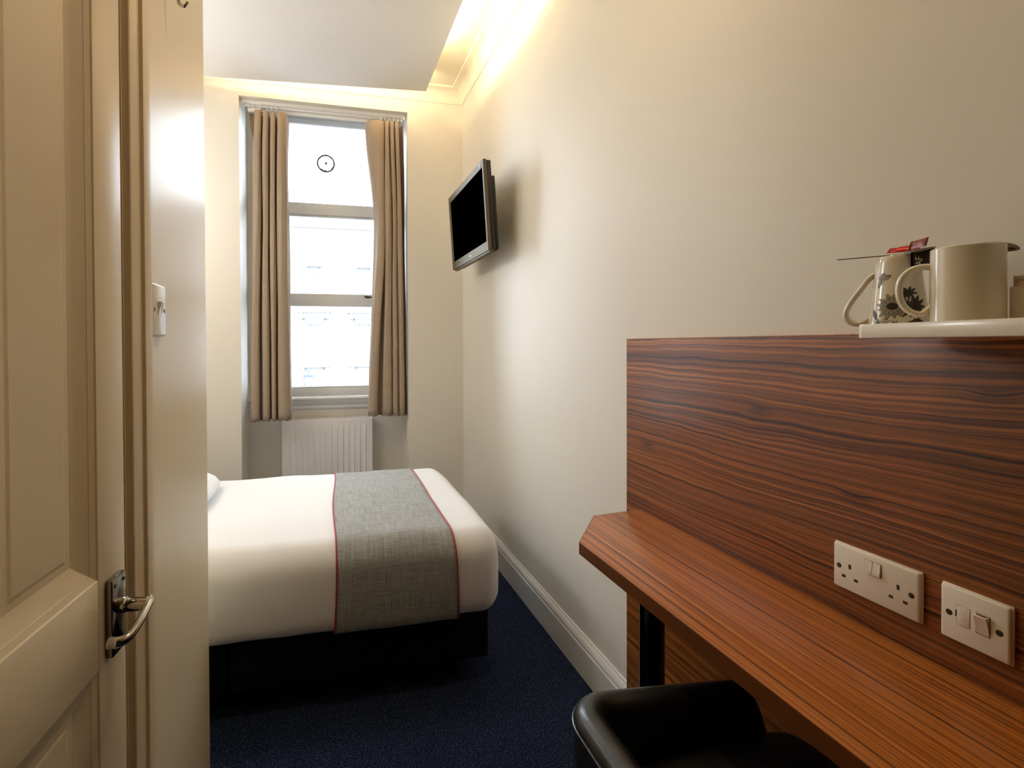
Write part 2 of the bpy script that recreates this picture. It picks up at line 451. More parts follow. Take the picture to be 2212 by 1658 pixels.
# door architrave
arch = [(0, 0), (0, .0110), (.0015, .0128), (.014, .0165), (.030, .0180), (.031, .0235), (.034, .0245), (.066, .0245), (.068, .022), (.068, 0)]
tr = MB()
tr.prism(arch, 0, 2.20, lambda p, t: (XL + p[1], .950 + p[0], t))
tr.prism(arch, .02, 1.05, lambda p, t: (XL + p[1], t, 2.08 + p[0]))
tr.prism(arch, 0, 2.20, lambda p, t: (XL + p[1], .125 - p[0], t))
tr.box((-.45, .945, 0), (XL+.001, 1.0, 2.12)); tr.box((-.45, .08, 0), (XL+.001, .135, 2.12)); tr.box((-.45, .08, 2.075), (XL+.001, 1.0, 2.12))
struct(tr.build('trim_3', MT['gloss'], angle=25), 'cream moulded architrave round the panelled door')

# ---- door leaf, a few degrees ajar
ang = math.radians(6)
ux = Vector((math.sin(ang), math.cos(ang), 0)); uz = Vector((math.cos(ang), -math.sin(ang), 0))
RD = Matrix((ux, Vector((0, 0, 1)), uz)).transposed()     # local x toward the free edge, y up, z into the lobby
door = thing('door_1', 'cream four panel door standing slightly ajar on the left', None, (-.317, .906, .006), RD); struct(door)
T = .038
def leaf(name, x0, x1, y0, y1, z0=-T, z1=0, bev=.0015):
    return MB().box((x0, y0, z0), (x1, y1, z1), bev).build(name, MT['gloss'], door)
leaf('stile', -.078, 0, 0, 2.03); leaf('stile', -.76, -.672, 0, 2.03)
XP0, XP1, XM0, XM1 = -.672, -.435, -.345, -.078   # panel openings
XM0 = -.279
leaf('rail', -.672, -.078, .797, .930); leaf('rail', -.672, -.078, 1.93, 2.03); leaf('rail', -.672, -.078, 0, .20)
leaf('muntin', -.366, XM0, .930, 1.93); leaf('muntin', -.366, XM0, .20, .797)
def field(x0, x1, y0, y1):
    # recessed panel with sloped bolection moulding round it
    MB().box((x0, y0, -.030), (x1, y1, -.018)).build('door_panel', MT['gloss'], door)
    prof = [(0, -.018), (0, -.0005), (.0015, -.0025), (.010, -.0062), (.0105, -.0070), (.026, -.0150), (.033, -.0168), (.036, -.018)]
    m = MB()
    pts = [[(x0+a, y0+a, z), (x1-a, y0+a, z), (x1-a, y1-a, z), (x0+a, y1-a, z)] for a, z in prof]
    vs = [[m.bm.verts.new(q) for q in ring] for ring in pts]
    for A, B in zip(vs, vs[1:]):
        for j in range(4): m.bm.faces.new((A[j], A[(j+1) % 4], B[(j+1) % 4], B[j]))
    m.build('panel_moulding', MT['gloss'], door, angle=20)
    # raised centre field
    a0, a1 = .046, .051
    f = MB()
    lo = [f.bm.verts.new(q) for q in [(x0+a0, y0+a0, -.018), (x1-a0, y0+a0, -.018), (x1-a0, y1-a0, -.018), (x0+a0, y1-a0, -.018)]]
    hi = [f.bm.verts.new(q) for q in [(x0+a1, y0+a1, -.0166), (x1-a1, y0+a1, -.0166), (x1-a1, y1-a1, -.0166), (x0+a1, y1-a1, -.0166)]]
    for j in range(4): f.bm.faces.new((lo[j], lo[(j+1) % 4], hi[(j+1) % 4], hi[j]))
    f.bm.faces.new(hi)
    f.build('raised_field', MT['gloss'], door, angle=5)
for (x0, x1) in ((XM0, XM1), (-.672, -.366)):
    field(x0, x1, .930, 1.93); field(x0, x1, .20, .797)
# handle
hd = thing('door_handle', None, None); hd.parent = door; hd.matrix_local = Matrix.Translation((-.040, .862, 0)); hd['label'] = 'polished chrome lever handle on a short backplate'
pl = MB(); pl.box((-.0215, -.059, 0), (.0215, .059, .0105), .0034, 2)
pl.build('backplate', MT['chrome_plate'], hd)
for sx_ in (-1, 1):
    for sy_ in (-1, 1):
        k = MB(); k.lathe([(0, .0108), (.0012, .0108), (.0016, .0117), (.0030, .0115), (.0033, .0104), (0, .0104)], 14, (sx_*.013, sy_*.048, 0))
        k.build('screw', MT['screw'], hd)
lv = MB()
lv.lathe([(0, .007), (.0115, .007), (.0115, .018), (.0100, .0195), (.0100, .021), (.0105, .022), (.0105, .050), (0, .050)], 24, (.004, .010, 0))
lv.build('spindle_neck', MT['chrome'], hd)
# lever: flat scrolled bar from the neck, sweeping down and back toward the hinge side
path = [(.013, .0115, .049), (.004, .010, .0515), (-.012, .006, .0525), (-.028, .001, .0525), (-.044, -.005, .051), (-.058, -.0095, .047), (-.064, -.0105, .038), (-.064, -.0105, .027)]
MB().tube(catmull(path, 4), [.0085 - .0014*math.sin(PI*i/28) for i in range(29)], 14, ry=[.0062 + .0022*max(0, (i-20)/8) for i in range(29)], up=(0, 1, .2)).build('lever', MT['chrome'], hd)
lt = MB().box((0, .868, -.026), (.010, .892, -.012), .002).build('latch_bolt', MT['chrome'], door)

# ================================================================== WINDOW
win = thing('window_1', 'tall white sash window with three stacked panes', None, (0, 3.93, 0)); struct(win)
WH = ZH
fr = MB()
fr.box((WX0, -.06, ZC), (WX0+.035, .07, WH), .003); fr.box((WX1-.035, -.06, ZC), (WX1, .07, WH), .003)
fr.box((WX0, -.06, WH-.02), (WX1, .07, WH), .002)
fr.build('window_frame', MT['upvc'], win)
def rail(name, z0, z1, y0=-.012, y1=.032, x0=WX0+.035, x1=WX1-.035):
    m = MB(); m.box((x0, y0, z0), (x1, y1, z1), .003)
    return m.build(name, MT['upvc'], win)
rail('top_rail', 2.945, 2.98)
rail('transom', 2.262, 2.350, -.018, .03); rail('glazing_bead', 2.250, 2.262, -.005, .025)
rail('meeting_rail', 1.574, 1.668, -.018, .03)
rail('bottom_rail', .895, .955, -.012, .03); rail('glazing_bead', .955, .967, -.004, .025)
for (z0, z1) in ((2.35, 2.945), (1.668, 2.25), (.967, 1.574)):
    for x0, x1 in ((WX0+.035, WX0+.065), (WX1-.065, WX1-.035)):
        m = MB(); m.box((x0, -.012, z0), (x1, .03, z1), .003); m.build('sash_stile', MT['upvc'], win)
    m = MB(); m.box((WX0+.06, .008, z0-.004), (WX1-.06, .012, z1+.004)); m.build('pane', MT['glass'], win)
# round draught vent set in the upper pane
vt = thing('window_vent', None, None); vt.parent = win; vt.matrix_local = Matrix.Translation((.023, 0, 2.660)); vt['label'] = 'round grey spoked vent in the upper pane'
VR = .062
m = MB(); m.tube([(VR*math.cos(a*PI/20), .004, VR*math.sin(a*PI/20)) for a in range(40)], .0068, 8, closed=True, ry=.0068, up=(0, 1, 0)); m.build('vent_ring', MT['vent'], vt)
for a in (4, 52, 97, 138, 186, 232, 277, 322):
    r_ = math.radians(a)
    m = MB(); m.cyl((.008*math.cos(r_), .003, .008*math.sin(r_)), ((VR-.004)*math.cos(r_), .003, (VR-.004)*math.sin(r_)), .0020, 6, .0014 if a % 2 else .0028)
    m.build('vent_spoke', MT['vent'], vt)
m = MB(); m.cyl((0, -.008, 0), (0, .008, 0), .009, 12); m.tube([(0, -.006, 0), (.012, -.007, .004), (.024, -.006, .006)], .0025, 6); m.build('vent_hub', MT['vent'], vt)
for a in (-1.9, -.3):
    m = MB(); m.tube([((VR-.009)*math.cos(a+i*.09-.45), .004, (VR-.009)*math.sin(a+i*.09-.45)) for i in range(11)], .004, 6, ry=.002, up=(0, 1, 0)); m.build('vent_flap', MT['vent'], vt)
# sash fastener on the meeting rail
lk = thing('sash_lock', None, None); lk.parent = win; lk.matrix_local = Matrix.Translation((.338, -.018, 1.648)); lk['label'] = 'small dark sash fastener'
m = MB(); m.box((-.030, -.004, -.006), (.020, .001, .006), .001); m.build('lock_plate', MT['vent'], lk)
m = MB(); m.cyl((-.005, -.014, -.002), (-.005, -.002, -.002), .008, 10); m.tube([(-.005, -.012, 0), (-.02, -.014, .004), (-.034, -.013, .008)], .0035, 6); m.build('lock_lever', MT['black'], lk)
m = MB(); m.tube([(.008, -.006, 0), (.020, -.010, 0), (.034, -.008, .003)], .003, 6); m.build('lock_arm', MT['black'], lk)
# window board with mouldings under it
prof = [(0, .905), (-.130, .897), (-.138, .892), (-.140, .884), (-.136, .876), (-.126, .873), (-.124, .862), (-.118, .858), (-.112, .846), (-.100, .840), (-.094, .834), (-.092, .815), (-.086, .806), (-.070, .800), (0, .800)]
m = MB(); m.prism(prof, -.530, .58, lambda p, t: (t, p[0]+.0, p[1]))
sill = m.build('window_sill', MT['upvc'], win, angle=25)

# ================================================================== CURTAIN TRACK
tk = thing('curtain_track', 'white curtain track fixed under the window recess lintel', 'curtain track', (0, 3.565, 2.905))
XT0, XT1 = -.512, .562
m = MB(); m.prism([(-.030, -.02), (-.030, -.003), (-.026, 0), (.020, 0), (.020, -.03), (.010, -.034), (-.002, -.034), (-.006, -.024), (-.022, -.024)], XT0, XT1, lambda p, t: (t, p[0], p[1]))
m.build('track_rail', MT['track'], tk, angle=20)
m = MB(); m.box((XT0+.03, .024, -.050), (XT1-.10, .036, -.030), .002); m.build('rear_rail', MT['track'], tk)
for x in (XT0, XT1): 
    m = MB(); m.box((x-.004, -.032, -.036), (x+.004, .022, .0), .001); m.build('end_stop', MT['track'], tk)
for x in (-.47, -.445, -.40, -.365, -.33, -.30, .40, .43, .46, .49, .52, .545):
    m = MB(); m.tube([(x, -.010, -.024), (x, -.014, -.034), (x, -.010, -.044), (x, -.004, -.040)], .0035, 6); m.build('glider', MT['track'], tk)
m = MB(); m.box((-.485, -.005, -.066), (-.405, .012, -.040), .002); m.build('overlap_arm', MT['track'], tk)

# ================================================================== CURTAINS
def curtain(name, label, keys, zt, zb, side):
    """keys: list of (fraction down, [(x, y), ...]) folded plan curves, interpolated down the drop"""
    dense = [(f, catmull(p, 7)) for f, p in keys]
    n = len(dense[0][1])
    def f(u, v):
        i = min(int(u*(n-1)+.5), n-1)
        for (f0, a), (f1, b) in zip(dense, dense[1:]):
            if v <= f1 or f1 == 1:
                t = (v-f0)/(f1-f0); t = t*t*(3-2*t); break
        x = a[i][0]*(1-t) + b[i][0]*t; y = a[i][1]*(1-t) + b[i][1]*t
        z = zt + (zb-zt)*v
        w = .004*math.sin(9*v + i*.37)*math.sin(PI*min(1, v*1.2))
        zz = z + (0 if v < .98 else .004*math.sin(i*.5))
        return Vector((x + w, y + .5*w, zz))
    m = MB(); m.grid(f, n, 44)
    o = m.build(name, MT['curtain'], None, angle=80)
    md = o.modifiers.new('thickness', 'SOLIDIFY'); md.thickness = .004; md.offset = 0
    return tag(o, label, 'curtain', 'curtains at the window')
def folds(lst, yf, yb):
    p = []
    for k, (x0, x1) in enumerate(lst):
        w = x1 - x0; xc = (x0+x1)/2
        p += [(x0 + w*.22, yb), (x0 + w*.02, yf+.030), (x0 + w*.16, yf+.006), (xc, yf), (x1 - w*.16, yf+.006), (x1 - w*.02, yf+.030), (x1 - w*.22, yb)]
        if k < len(lst)-1:
            p.append(((x1 + lst[k+1][0])/2, yb+.014))
    return p
yf, yb = 3.527, 3.600
L_top = [(-.478, 3.590), (-.455, 3.602)] + folds([(-.441, -.397), (-.387, -.352), (-.340, -.308), (-.296, -.252)], yf, yb)[:-2] + [(-.244, 3.548), (-.232, 3.60), (-.226, 3.655)]
L_mid = [(-.438, 3.590), (-.432, 3.606)] + folds([(-.452, -.405), (-.393, -.357), (-.346, -.312), (-.300, -.255)], yf, yb)[:-2] + [(-.246, 3.548), (-.237, 3.60), (-.234, 3.655)]
L_bot = [(-.448, 3.590), (-.442, 3.606)] + folds([(-.480, -.424), (-.404, -.358), (-.345, -.318), (-.306, -.238)], yf, yb)[:-2] + [(-.228, 3.552), (-.226, 3.60), (-.224, 3.650)]
curtain('curtain', 'taupe curtain gathered at the left side of the window', [(0, L_top), (.16, L_mid), (1, L_bot)], 2.838, .772, 'left')
R_top = [(.300, 3.662), (.297, 3.600), (.330, 3.545), (.385, 3.530), (.420, 3.545), (.424, 3.585), (.418, 3.61)] + folds([(.428, .455), (.462, .490), (.497, .525)], yf, yb) + [(.535, 3.625), (.552, 3.60), (.560, 3.575)]
R_mid = [(.362, 3.690), (.366, 3.640), (.372, 3.580), (.392, 3.545), (.418, 3.545), (.424, 3.590), (.418, 3.615)] + folds([(.428, .470), (.476, .506), (.512, .544)], yf, yb) + [(.550, 3.625), (.562, 3.605), (.570, 3.58)]
R_bot = [(.312, 3.660), (.306, 3.600), (.316, 3.555), (.338, 3.540), (.362, 3.552), (.372, 3.590), (.378, 3.61)] + folds([(.402, .468), (.472, .512), (.516, .560)], yf, yb) + [(.562, 3.625), (.570, 3.605), (.576, 3.575)]
curtain('curtain', 'taupe curtain gathered at the right side of the window', [(0, R_top), (.35, R_mid), (1, R_bot)], 2.850, .778, 'right')

# ================================================================== RADIATOR
rd = thing('radiator', 'white ribbed panel radiator below the window sill', 'radiator', (.024, 3.80, 0))
RW = .322; RZ0, RZ1 = .12, .742
m = MB()
nx = 200; nz = 40
def radf(u, v):
    x = -RW + 2*RW*u; z = RZ0+.015 + (RZ1-RZ0-.03)*v
    pitch = 2*RW*.895/14; ph = ((x + RW*.895) / pitch) % 1
    inside = 1 if abs(x) < RW*.895 else 0
    d = 0
    zz = min(z-(RZ0+.05), (RZ1-.055)-z)
    if inside:
        rr = abs(ph-.5)*pitch
        hgt = max(0, min(1, zz/.012))
        d = .006*hgt*max(0, min(1, (.0085-rr)/.004))
    return Vector((x, -.050 - d, z))
m.grid(radf, 256, 34)
m.build('ribbed_front', MT['white_metal'], rd, angle=60)
m = MB(); m.box((-RW, -.049, RZ0), (RW, -.036, RZ1), .004); m.build('front_panel', MT['white_metal'], rd)
m = MB(); m.box((-RW, .020, RZ0), (RW, .034, RZ1), .004); m.build('rear_panel', MT['white_metal'], rd)
for x in (-RW, RW-.004):
    m = MB(); m.box((x, -.045, RZ0+.01), (x+.004, .030, RZ1), .001); m.build('side_cover', MT['white_metal'], rd)
m = MB()
for i in range(30): m.box((-RW+.01+i*.0212, -.036, RZ1-.006), (-RW+.022+i*.0212, .020, RZ1-.002))
m.build('top_grille', MT['white_metal'], rd)
for x in (-RW+.03, RW-.03):
    m = MB(); m.tube([(x, 0, RZ0+.03), (x, 0, .0)], .0075, 10); m.build('pipe', MT['white_metal'], rd)
for x in (-.20, .17):
    m = MB(); m.box((x, .0338, .55), (x+.03, .0598, .70)); m.build('wall_bracket', MT['white_metal'], rd)

# ================================================================== BED
bd = thing('divan_bed', 'low dark navy fabric divan bed base under the white duvet', 'bed', (0, 2.26, 0))
def dbox(name, lo, hi, bev, m_=MT['divan']):
    m = MB(); m.box(lo, hi, bev, 3); return m.build(name, m_, bd)
dbox('divan_half', (-.318, -.455, .095), (.602, .455, .284), .012)
dbox('divan_half', (-1.38, -.455, .095), (-.326, .455, .284), .012)
for x in (-1.28, -.42, -.22, .47):
    for y in (-.38, .38):
        m = MB(); m.cyl((x, y, .03), (x, y, .096), .022, 14); m.tube([(x-.012, y, .028), (x+.012, y, .028)], .028, 14); m.build('castor', MT['divan_dark'], bd)
dbox('plinth', (-1.30, -.36, .004), (.38, .36, .094), .004, MT['divan_dark'])

DX0, DX1 = -1.42, .642
def sect(s, inset=0, off=0):
    """rounded-rectangle section of the tucked duvet; s in 0..1 runs front-bottom > front > top > back > bottom"""
    y0, y1, z0, z1 = 1.748+inset-off, 2.800-inset+off, .286+inset*.8-off*.2, .592-inset+off
    r = max(.085-inset*.6, .02)+off; rb = max(.045-inset*.3, .015)
    segs = [('l', (y0+rb+.02, z0), (y0+rb, z0)), ('a', (y0+rb, z0+rb), rb, -PI/2, -PI), ('l', (y0, z0+rb), (y0, z1-r)), ('a', (y0+r, z1-r), r, PI, PI/2),
            ('l', (y0+r, z1), (y1-r, z1)), ('a', (y1-r, z1-r), r, PI/2, 0), ('l', (y1, z1-r), (y1, z0+rb)), ('a', (y1-rb, z0+rb), rb, 0, -PI/2), ('l', (y1-rb, z0), (y0+rb+.02, z0))]
    L = [.02, rb*PI/2, z1-r-z0-rb, r*PI/2, y1-y0-2*r, r*PI/2, z1-r-z0-rb, rb*PI/2, y1-y0-2*rb-.02]
    tot = sum(L); d = s*tot
    for q, ln in zip(segs, L):
        if d <= ln + 1e-9:
            t = d/ln if ln > 0 else 0
            if q[0] == 'l':
                y, z = q[1][0]*(1-t)+q[2][0]*t, q[1][1]*(1-t)+q[2][1]*t
            else:
                a = q[3]+(q[4]-q[3])*t; y, z = q[1][0]+q[2]*math.cos(a), q[1][1]+q[2]*math.sin(a)
            return y, z
        d -= ln
    return segs[-1][2]
def drape(x, y, z):
    """soft puffing and wrinkles shared by the duvet and the runner lying on it"""
    t = (y-2.27)/.5
    up = .014*max(0, 1-t*t) if z > .5 else 0
    n1 = noise.noise(Vector((x*3.1, y*3.3, z*3.0)))*.006
    n2 = noise.noise(Vector((x*9, y*7, z*12+5)))*.0025
    fr = 0
    if y < 1.80:
        fr = -.010*math.sin(PI*max(0, min(1, (z-.286)/.29))) + noise.noise(Vector((x*14, 3.3, z*5)))*.004
    return Vector((0, fr + n2*.3, up + (n1+n2 if z > .45 else n1*.5)))
m = MB(); NS = 110
rings = []
xs = [DX0 + (DX1-.085-DX0)*i/70 for i in range(71)]
for x in xs: rings.append((x, 0))
for k in range(1, 11):
    a = k/10*PI/2; rings.append((DX1-.085+.085*math.sin(a), .085*(1-math.cos(a))))
vr = []
for x, ins in rings:
    row = []
    for j in range(NS):
        y, z = sect(j/NS, ins)
        row.append(m.bm.verts.new(Vector((x, y, z)) + drape(x, y, z)))
    vr.append(row)
for A, B in zip(vr, vr[1:]):
    for j in range(NS): m.bm.faces.new((A[j], A[(j+1) % NS], B[(j+1) % NS], B[j]))
m.bm.faces.new(vr[0][::-1])
# foot end: shrink to a centre line
for kk in range(1, 6):
    q = []
    for v in vr[-1] if kk == 1 else last:
        c = Vector((v.co.x, 2.27 + (v.co.y-2.27)*.86, .44 + (v.co.z-.44)*.72)); c.x = DX1 + .004*kk*(1-kk*.1)
        q.append(m.bm.verts.new(c))
    A = vr[-1] if kk == 1 else last
    for j in range(NS): m.bm.faces.new((A[j], A[(j+1) % NS], q[(j+1) % NS], q[j]))
    last = q
m.bm.faces.new(last)
tag(m.build('duvet', MT['duvet'], None, angle=85), 'smooth white duvet tucked over the mattress of the divan bed', 'duvet')

# runner
rn = thing('bed_runner', 'grey linen bed runner with red piped edges across the foot of the duvet', 'bed runner', (.25, 2.27, .6))
S0, S1 = .004, .52
def run_x(u, s):
    # left edge a touch slanted, right edge drifting with the drape
    t = (s-S0)/(S1-S0)
    xl = .026 + .022*t + .006*math.sin(9*t); xr = .470 - .016*math.sin(PI*t) - .004*t
    return xl + (xr-xl)*u
def run_pt(u, v, off):
    s = S0 + (S1-S0)*v
    x = run_x(u, s); y, z = sect(s, 0, off)
    p = Vector((x, y, z)) + drape(x, y, z)
    if z < .32: p += Vector((0, -.004, -.004 - .006*u))
    return p - Vector((.25, 2.27, .6))
m = MB()
top = m.grid(lambda u, v: run_pt(u, v, .0065), 26, 90)
o = m.build('runner_cloth', MT['linen'], rn, angle=85)
md = o.modifiers.new('thickness', 'SOLIDIFY'); md.thickness = .003; md.offset = -1
for u in (0, 1):
    m = MB(); m.tube([run_pt(u, j/89, .007) for j in range(90)], .0024, 6); m.build('piping', MT['red'], rn)
# pillow, most of it behind the partition
m = MB()
def pil(u, v):
    a, b_ = u*2*PI, (v-.5)*PI
    cx_, sx_ = math.copysign(abs(math.cos(a))**.55, math.cos(a)), math.copysign(abs(math.sin(a))**.55, math.sin(a))
    cb = math.cos(b_)**.6 if math.cos(b_) > 0 else 0
    return Vector((-.90 + .43*cx_*cb, 2.36 + .33*sx_*cb, .634 + .080*math.sin(b_)*(1 if b_ > 0 else .22)))
m.grid(pil, 40, 16, cu=True)
tag(m.build('pillow', MT['duvet'], None, angle=85, weld=True), 'white pillow at the head of the bed, only its corner showing past the partition', 'pillow')

# ================================================================== TELEVISION
tilt = math.radians(3.6)
RT = ON_RIGHT @ Matrix.Rotation(tilt, 3, 'X')
tv = thing('television', 'black flat screen television on a wall bracket beside the window', 'television', (.800, 2.775, 1.985), RT)
TW, TH = .357, .228
m = MB()
# bezel frame around the screen
bx0, bx1, by0, by1 = -TW+.028, TW-.030, -TH+.048, TH-.032
def ring_frame(m, o_, i_, z0, z1):
    O = [(o_[0], o_[2]), (o_[1], o_[2]), (o_[1], o_[3]), (o_[0], o_[3])]; I = [(i_[0], i_[2]), (i_[1], i_[2]), (i_[1], i_[3]), (i_[0], i_[3])]
    vo = [m.bm.verts.new((x, y, z1)) for x, y in O]; vi = [m.bm.verts.new((x, y, z1-.004)) for x, y in I]
    wo = [m.bm.verts.new((x, y, z0)) for x, y in O]; wi = [m.bm.verts.new((x, y, z0)) for x, y in I]
    for j in range(4):
        k = (j+1) % 4
        m.bm.faces.new((vo[j], vo[k], vi[k], vi[j])); m.bm.faces.new((wo[j], wo[k], vo[k], vo[j]))
        m.bm.faces.new((wi[k], wi[j], vi[j], vi[k])); m.bm.faces.new((wi[j], wi[k], wo[k], wo[j]))
ring_frame(m, (-TW, TW, -TH, TH), (bx0, bx1, by0, by1), -.014, .004)
m.build('bezel', MT['tv'], tv, angle=20)
m = MB(); m.box((bx0-.002, by0-.002, -.012), (bx1+.002, by1+.002, -.003)); m.build('screen', MT['screen'], tv)
m = MB(); m.box((-TW+.002, -TH+.006, -.040), (TW-.002, TH-.003, -.0145), .006); m.build('housing', MT['tv_back'], tv)
m = MB(); m.box((-TW+.05, -TH+.0, -.062), (TW-.012, TH-.075, -.0405), .012); m.build('rear_bulge', MT['tv_back'], tv)
m = MB(); m.box((-TW+.02, -TH-.010, -.028), (TW-.004, -TH+.0055, -.003), .003); m.build('lower_lip', MT['tv'], tv)
m = MB(); m.box((.030, -TH+.018, .0035), (.062, -TH+.026, .0055), .001); m.build('badge', MT['badge'], tv)
m = MB(); m.box((TW-.06, TH-.024, .0035), (TW-.052, TH-.006, .0052), .0008); m.build('corner_mark', MT['badge'], tv)
m = MB(); m.box((-.10, -.10, -.090), (.10, .10, -.0625), .003); m.box((-.025, -.05, -.165), (.025, .04, -.0895), .004); m.build('wall_bracket', MT['black'], tv)
RTI = RT.transposed()

# ================================================================== WALNUT PANEL, DESK
XPF = .963
pn = thing('wall_panel', 'dark walnut veneered panel fixed to the right wall behind the desk', 'wall panel', (XPF, .60, .65), ON_RIGHT)
m = MB(); m.box((-.862, -.65, -.0138), (2.2, .6445, 0), .001); m.build('veneer_board', MT['panel'], pn)
m = MB(); m.box((-.862, .6445, -.0138), (2.2, .6463, -.0004)); m.build('top_lipping', MT['desk'], pn)

dk = thing('desk', 'walnut shelf desk with a clipped corner fixed along the wall panel', 'desk', (XPF, .60, 0))
XD = .3155; DT = .7625; DH = .031
poly = [(-.0006, .785), (-.172, .768), (-XD, .592), (-XD, -1.5), (-.0006, -1.5)]
m = MB(); m.prism(poly, DT-DH, DT, lambda p, t: (p[0], p[1], t), .0012); m.build('desk_top', MT['desk'], dk)
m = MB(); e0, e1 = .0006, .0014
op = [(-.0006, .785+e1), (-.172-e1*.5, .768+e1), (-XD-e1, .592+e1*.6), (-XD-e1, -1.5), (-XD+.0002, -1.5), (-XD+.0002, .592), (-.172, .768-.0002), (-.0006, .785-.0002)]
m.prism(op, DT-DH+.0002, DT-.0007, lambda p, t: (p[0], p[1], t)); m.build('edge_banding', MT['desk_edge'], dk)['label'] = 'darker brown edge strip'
m = MB()
m.tube([(-.158, .512, .018), (-.158, .512, DT-DH-.012)], .0300, 32); m.build('leg', MT['leg_black'], dk)
m = MB(); m.lathe([(0, 0), (.055, 0), (.055, .008), (.050, .014), (.034, .018), (0, .018)], 32, (-.158, .512, 0)); m.build('foot_flange', MT['leg_black'], dk)
m = MB(); m.lathe([(0, DT-DH-.012), (.045, DT-DH-.012), (.045, DT-DH-.001), (0, DT-DH-.001)], 32, (-.158, .512, 0)); m.build('top_flange', MT['leg_black'], dk)
m = MB(); m.tube([(-.158, -.9, .018), (-.158, -.9, DT-DH-.001)], .0300, 32); m.build('leg', MT['leg_black'], dk)

# ================================================================== TUB CHAIR
ch = thing('tub_chair', 'low black leather tub chair pushed under the desk', 'chair', (.63, .55, 0))
# shell: U-shaped wall, plan outline runs far arm front > back > near arm front
HX0, HX1, HY = -.214, .205, .300
def shell_path(n=90):
    r = .085; p = []
    L = [(HX1, HY)]
    seg1 = [(HX1 - (HX1-(HX0+r))*i/26, HY) for i in range(27)]
    arc1 = [(HX0+r + r*math.cos(a), HY-r + r*math.sin(a)) for a in [PI/2 + PI/2*i/10 for i in range(1, 11)]]
    seg2 = [(HX0, HY-r - (2*HY-2*r)*i/20) for i in range(1, 21)]
    arc2 = [(HX0+r + r*math.cos(a), -HY+r + r*math.sin(a)) for a in [PI + PI/2*i/10 for i in range(1, 11)]]
    seg3 = [(HX0+r + (HX1-(HX0+r))*i/26, -HY) for i in range(1, 27)]
    return seg1+arc1+seg2+arc2+seg3
sp = shell_path(); TH_ = .058
def rim_z(x):
    t = max(0, min(1, (x-HX0)/(HX1-HX0)))
    z = .645 - .034*t
    if t > .90: z -= .10*((t-.90)/.10)**2
    return z
def shell(i, q):
    """cross-section: q 0..1 outer bottom > outer top > rounded rim > inner bottom"""
    x, y = sp[i]; a = sp[max(i-1, 0)]; b_ = sp[min(i+1, len(sp)-1)]
    t = Vector((b_[0]-a[0], b_[1]-a[1], 0)).normalized(); nin = Vector((-t.y, t.x, 0))   # toward the inside
    zr = rim_z(x); r = TH_/2
    prof = [(0.004, .10), (.002, .30), (0, zr-.05), (-.001, zr-.024), (.003, zr-.012), (.011, zr-.004), (.021, zr), (.033, zr+.0005), (.045, zr-.004), (.054, zr-.014), (.060, zr-.030), (.066, zr-.06), (.072, .44), (.072, .20), (.05, .10)]
    d, z = prof[q]
    return Vector((x, y, z)) + nin*d
NP = 15
m = MB()
rows = [[m.bm.verts.new(shell(i, q)) for q in range(NP)] for i in range(len(sp))]
for A, B in zip(rows, rows[1:]):
    for q in range(NP): m.bm.faces.new((A[q], A[(q+1) % NP], B[(q+1) % NP], B[q]))
m.bm.faces.new(rows[0]); m.bm.faces.new(rows[-1][::-1])
m.build('shell', MT['leather'], ch, angle=60)
m = MB()
m.tube([shell(i, 3) + (shell(i, 3)-shell(i, 8)).normalized()*.001 for i in range(len(sp))], .0022, 6); m.build('welt', MT['leather_edge'], ch)
def cushion(u, v):
    a, b_ = u*2*PI, (v-.5)*PI
    e = .22
    cx_, sx_ = math.copysign(abs(math.cos(a))**e, math.cos(a)), math.copysign(abs(math.sin(a))**e, math.sin(a))
    cb = max(0, math.cos(b_))**.28; sb = math.copysign(abs(math.sin(b_))**.45, math.sin(b_))
    x = .045 + .186*cx_*cb; y = .231*sx_*cb
    return Vector((x, y, .487 + .078*sb + (.014*(1-abs(cx_*cb)**2)*(1-abs(sx_*cb)**2) + .04*(x-.0) if sb > 0 else 0)))
m = MB(); m.grid(cushion, 80, 24, cu=True); m.build('seat_cushion', MT['leather'], ch, angle=85, weld=True)
m = MB(); m.box((HX0+.05, -HY+.05, .10), (HX1-.01, HY-.05, .40), .01); m.build('seat_base', MT['leather'], ch)
for x in (-.15, .16):
    for y in (-.24, .24):
        m = MB(); m.cyl((x, y, 0), (x, y, .101), .016, 14, .024); m.build('leg', MT['divan_dark'], ch)

# ================================================================== ELECTRICAL PLATES
def plate(m, w, h, d):
    m.box((-w/2, -h/2, 0), (w/2, h/2, d*.45), .0016, 2)
    lo = [(-w/2+.0008, -h/2+.0008), (w/2-.0008, -h/2+.0008), (w/2-.0008, h/2-.0008), (-w/2+.0008, h/2-.0008)]
    m.box((-w/2+.001, -h/2+.001, d*.2), (w/2-.001, h/2-.001, d), .0038, 3)
def screw(par, x, y, z):
    k = MB(); k.lathe([(0, .0004), (.0034, .0004), (.0046, .0001), (.0047, -.001)], 20, (x, y, z)); k.build('screw', MT['screw'], par)
    k = MB(); k.box((x-.0030, y-.0007, z-.0010), (x+.0030, y+.0007, z+.0006)); k.build('screw_slot', MT['black'], par)
def hole(par, x, y, w, h, z):
    k = MB(); k.box((x-w/2, y-h/2, z-.004), (x+w/2, y+h/2, z+.0002)); k.build('pin_slot', MT['hole'], par)
    return k
PD = .0095
ds = thing('double_socket', 'white double wall socket with two switches on the walnut panel', 'socket', (XPF, .7694-.073, 1.2806-.380-.043), ON_RIGHT)
m = MB(); plate(m, .146, .086, PD); m.build('faceplate', MT['socket'], ds)
for s_ in (-1, 1):
    screw(ds, s_*.0605, 0, PD)
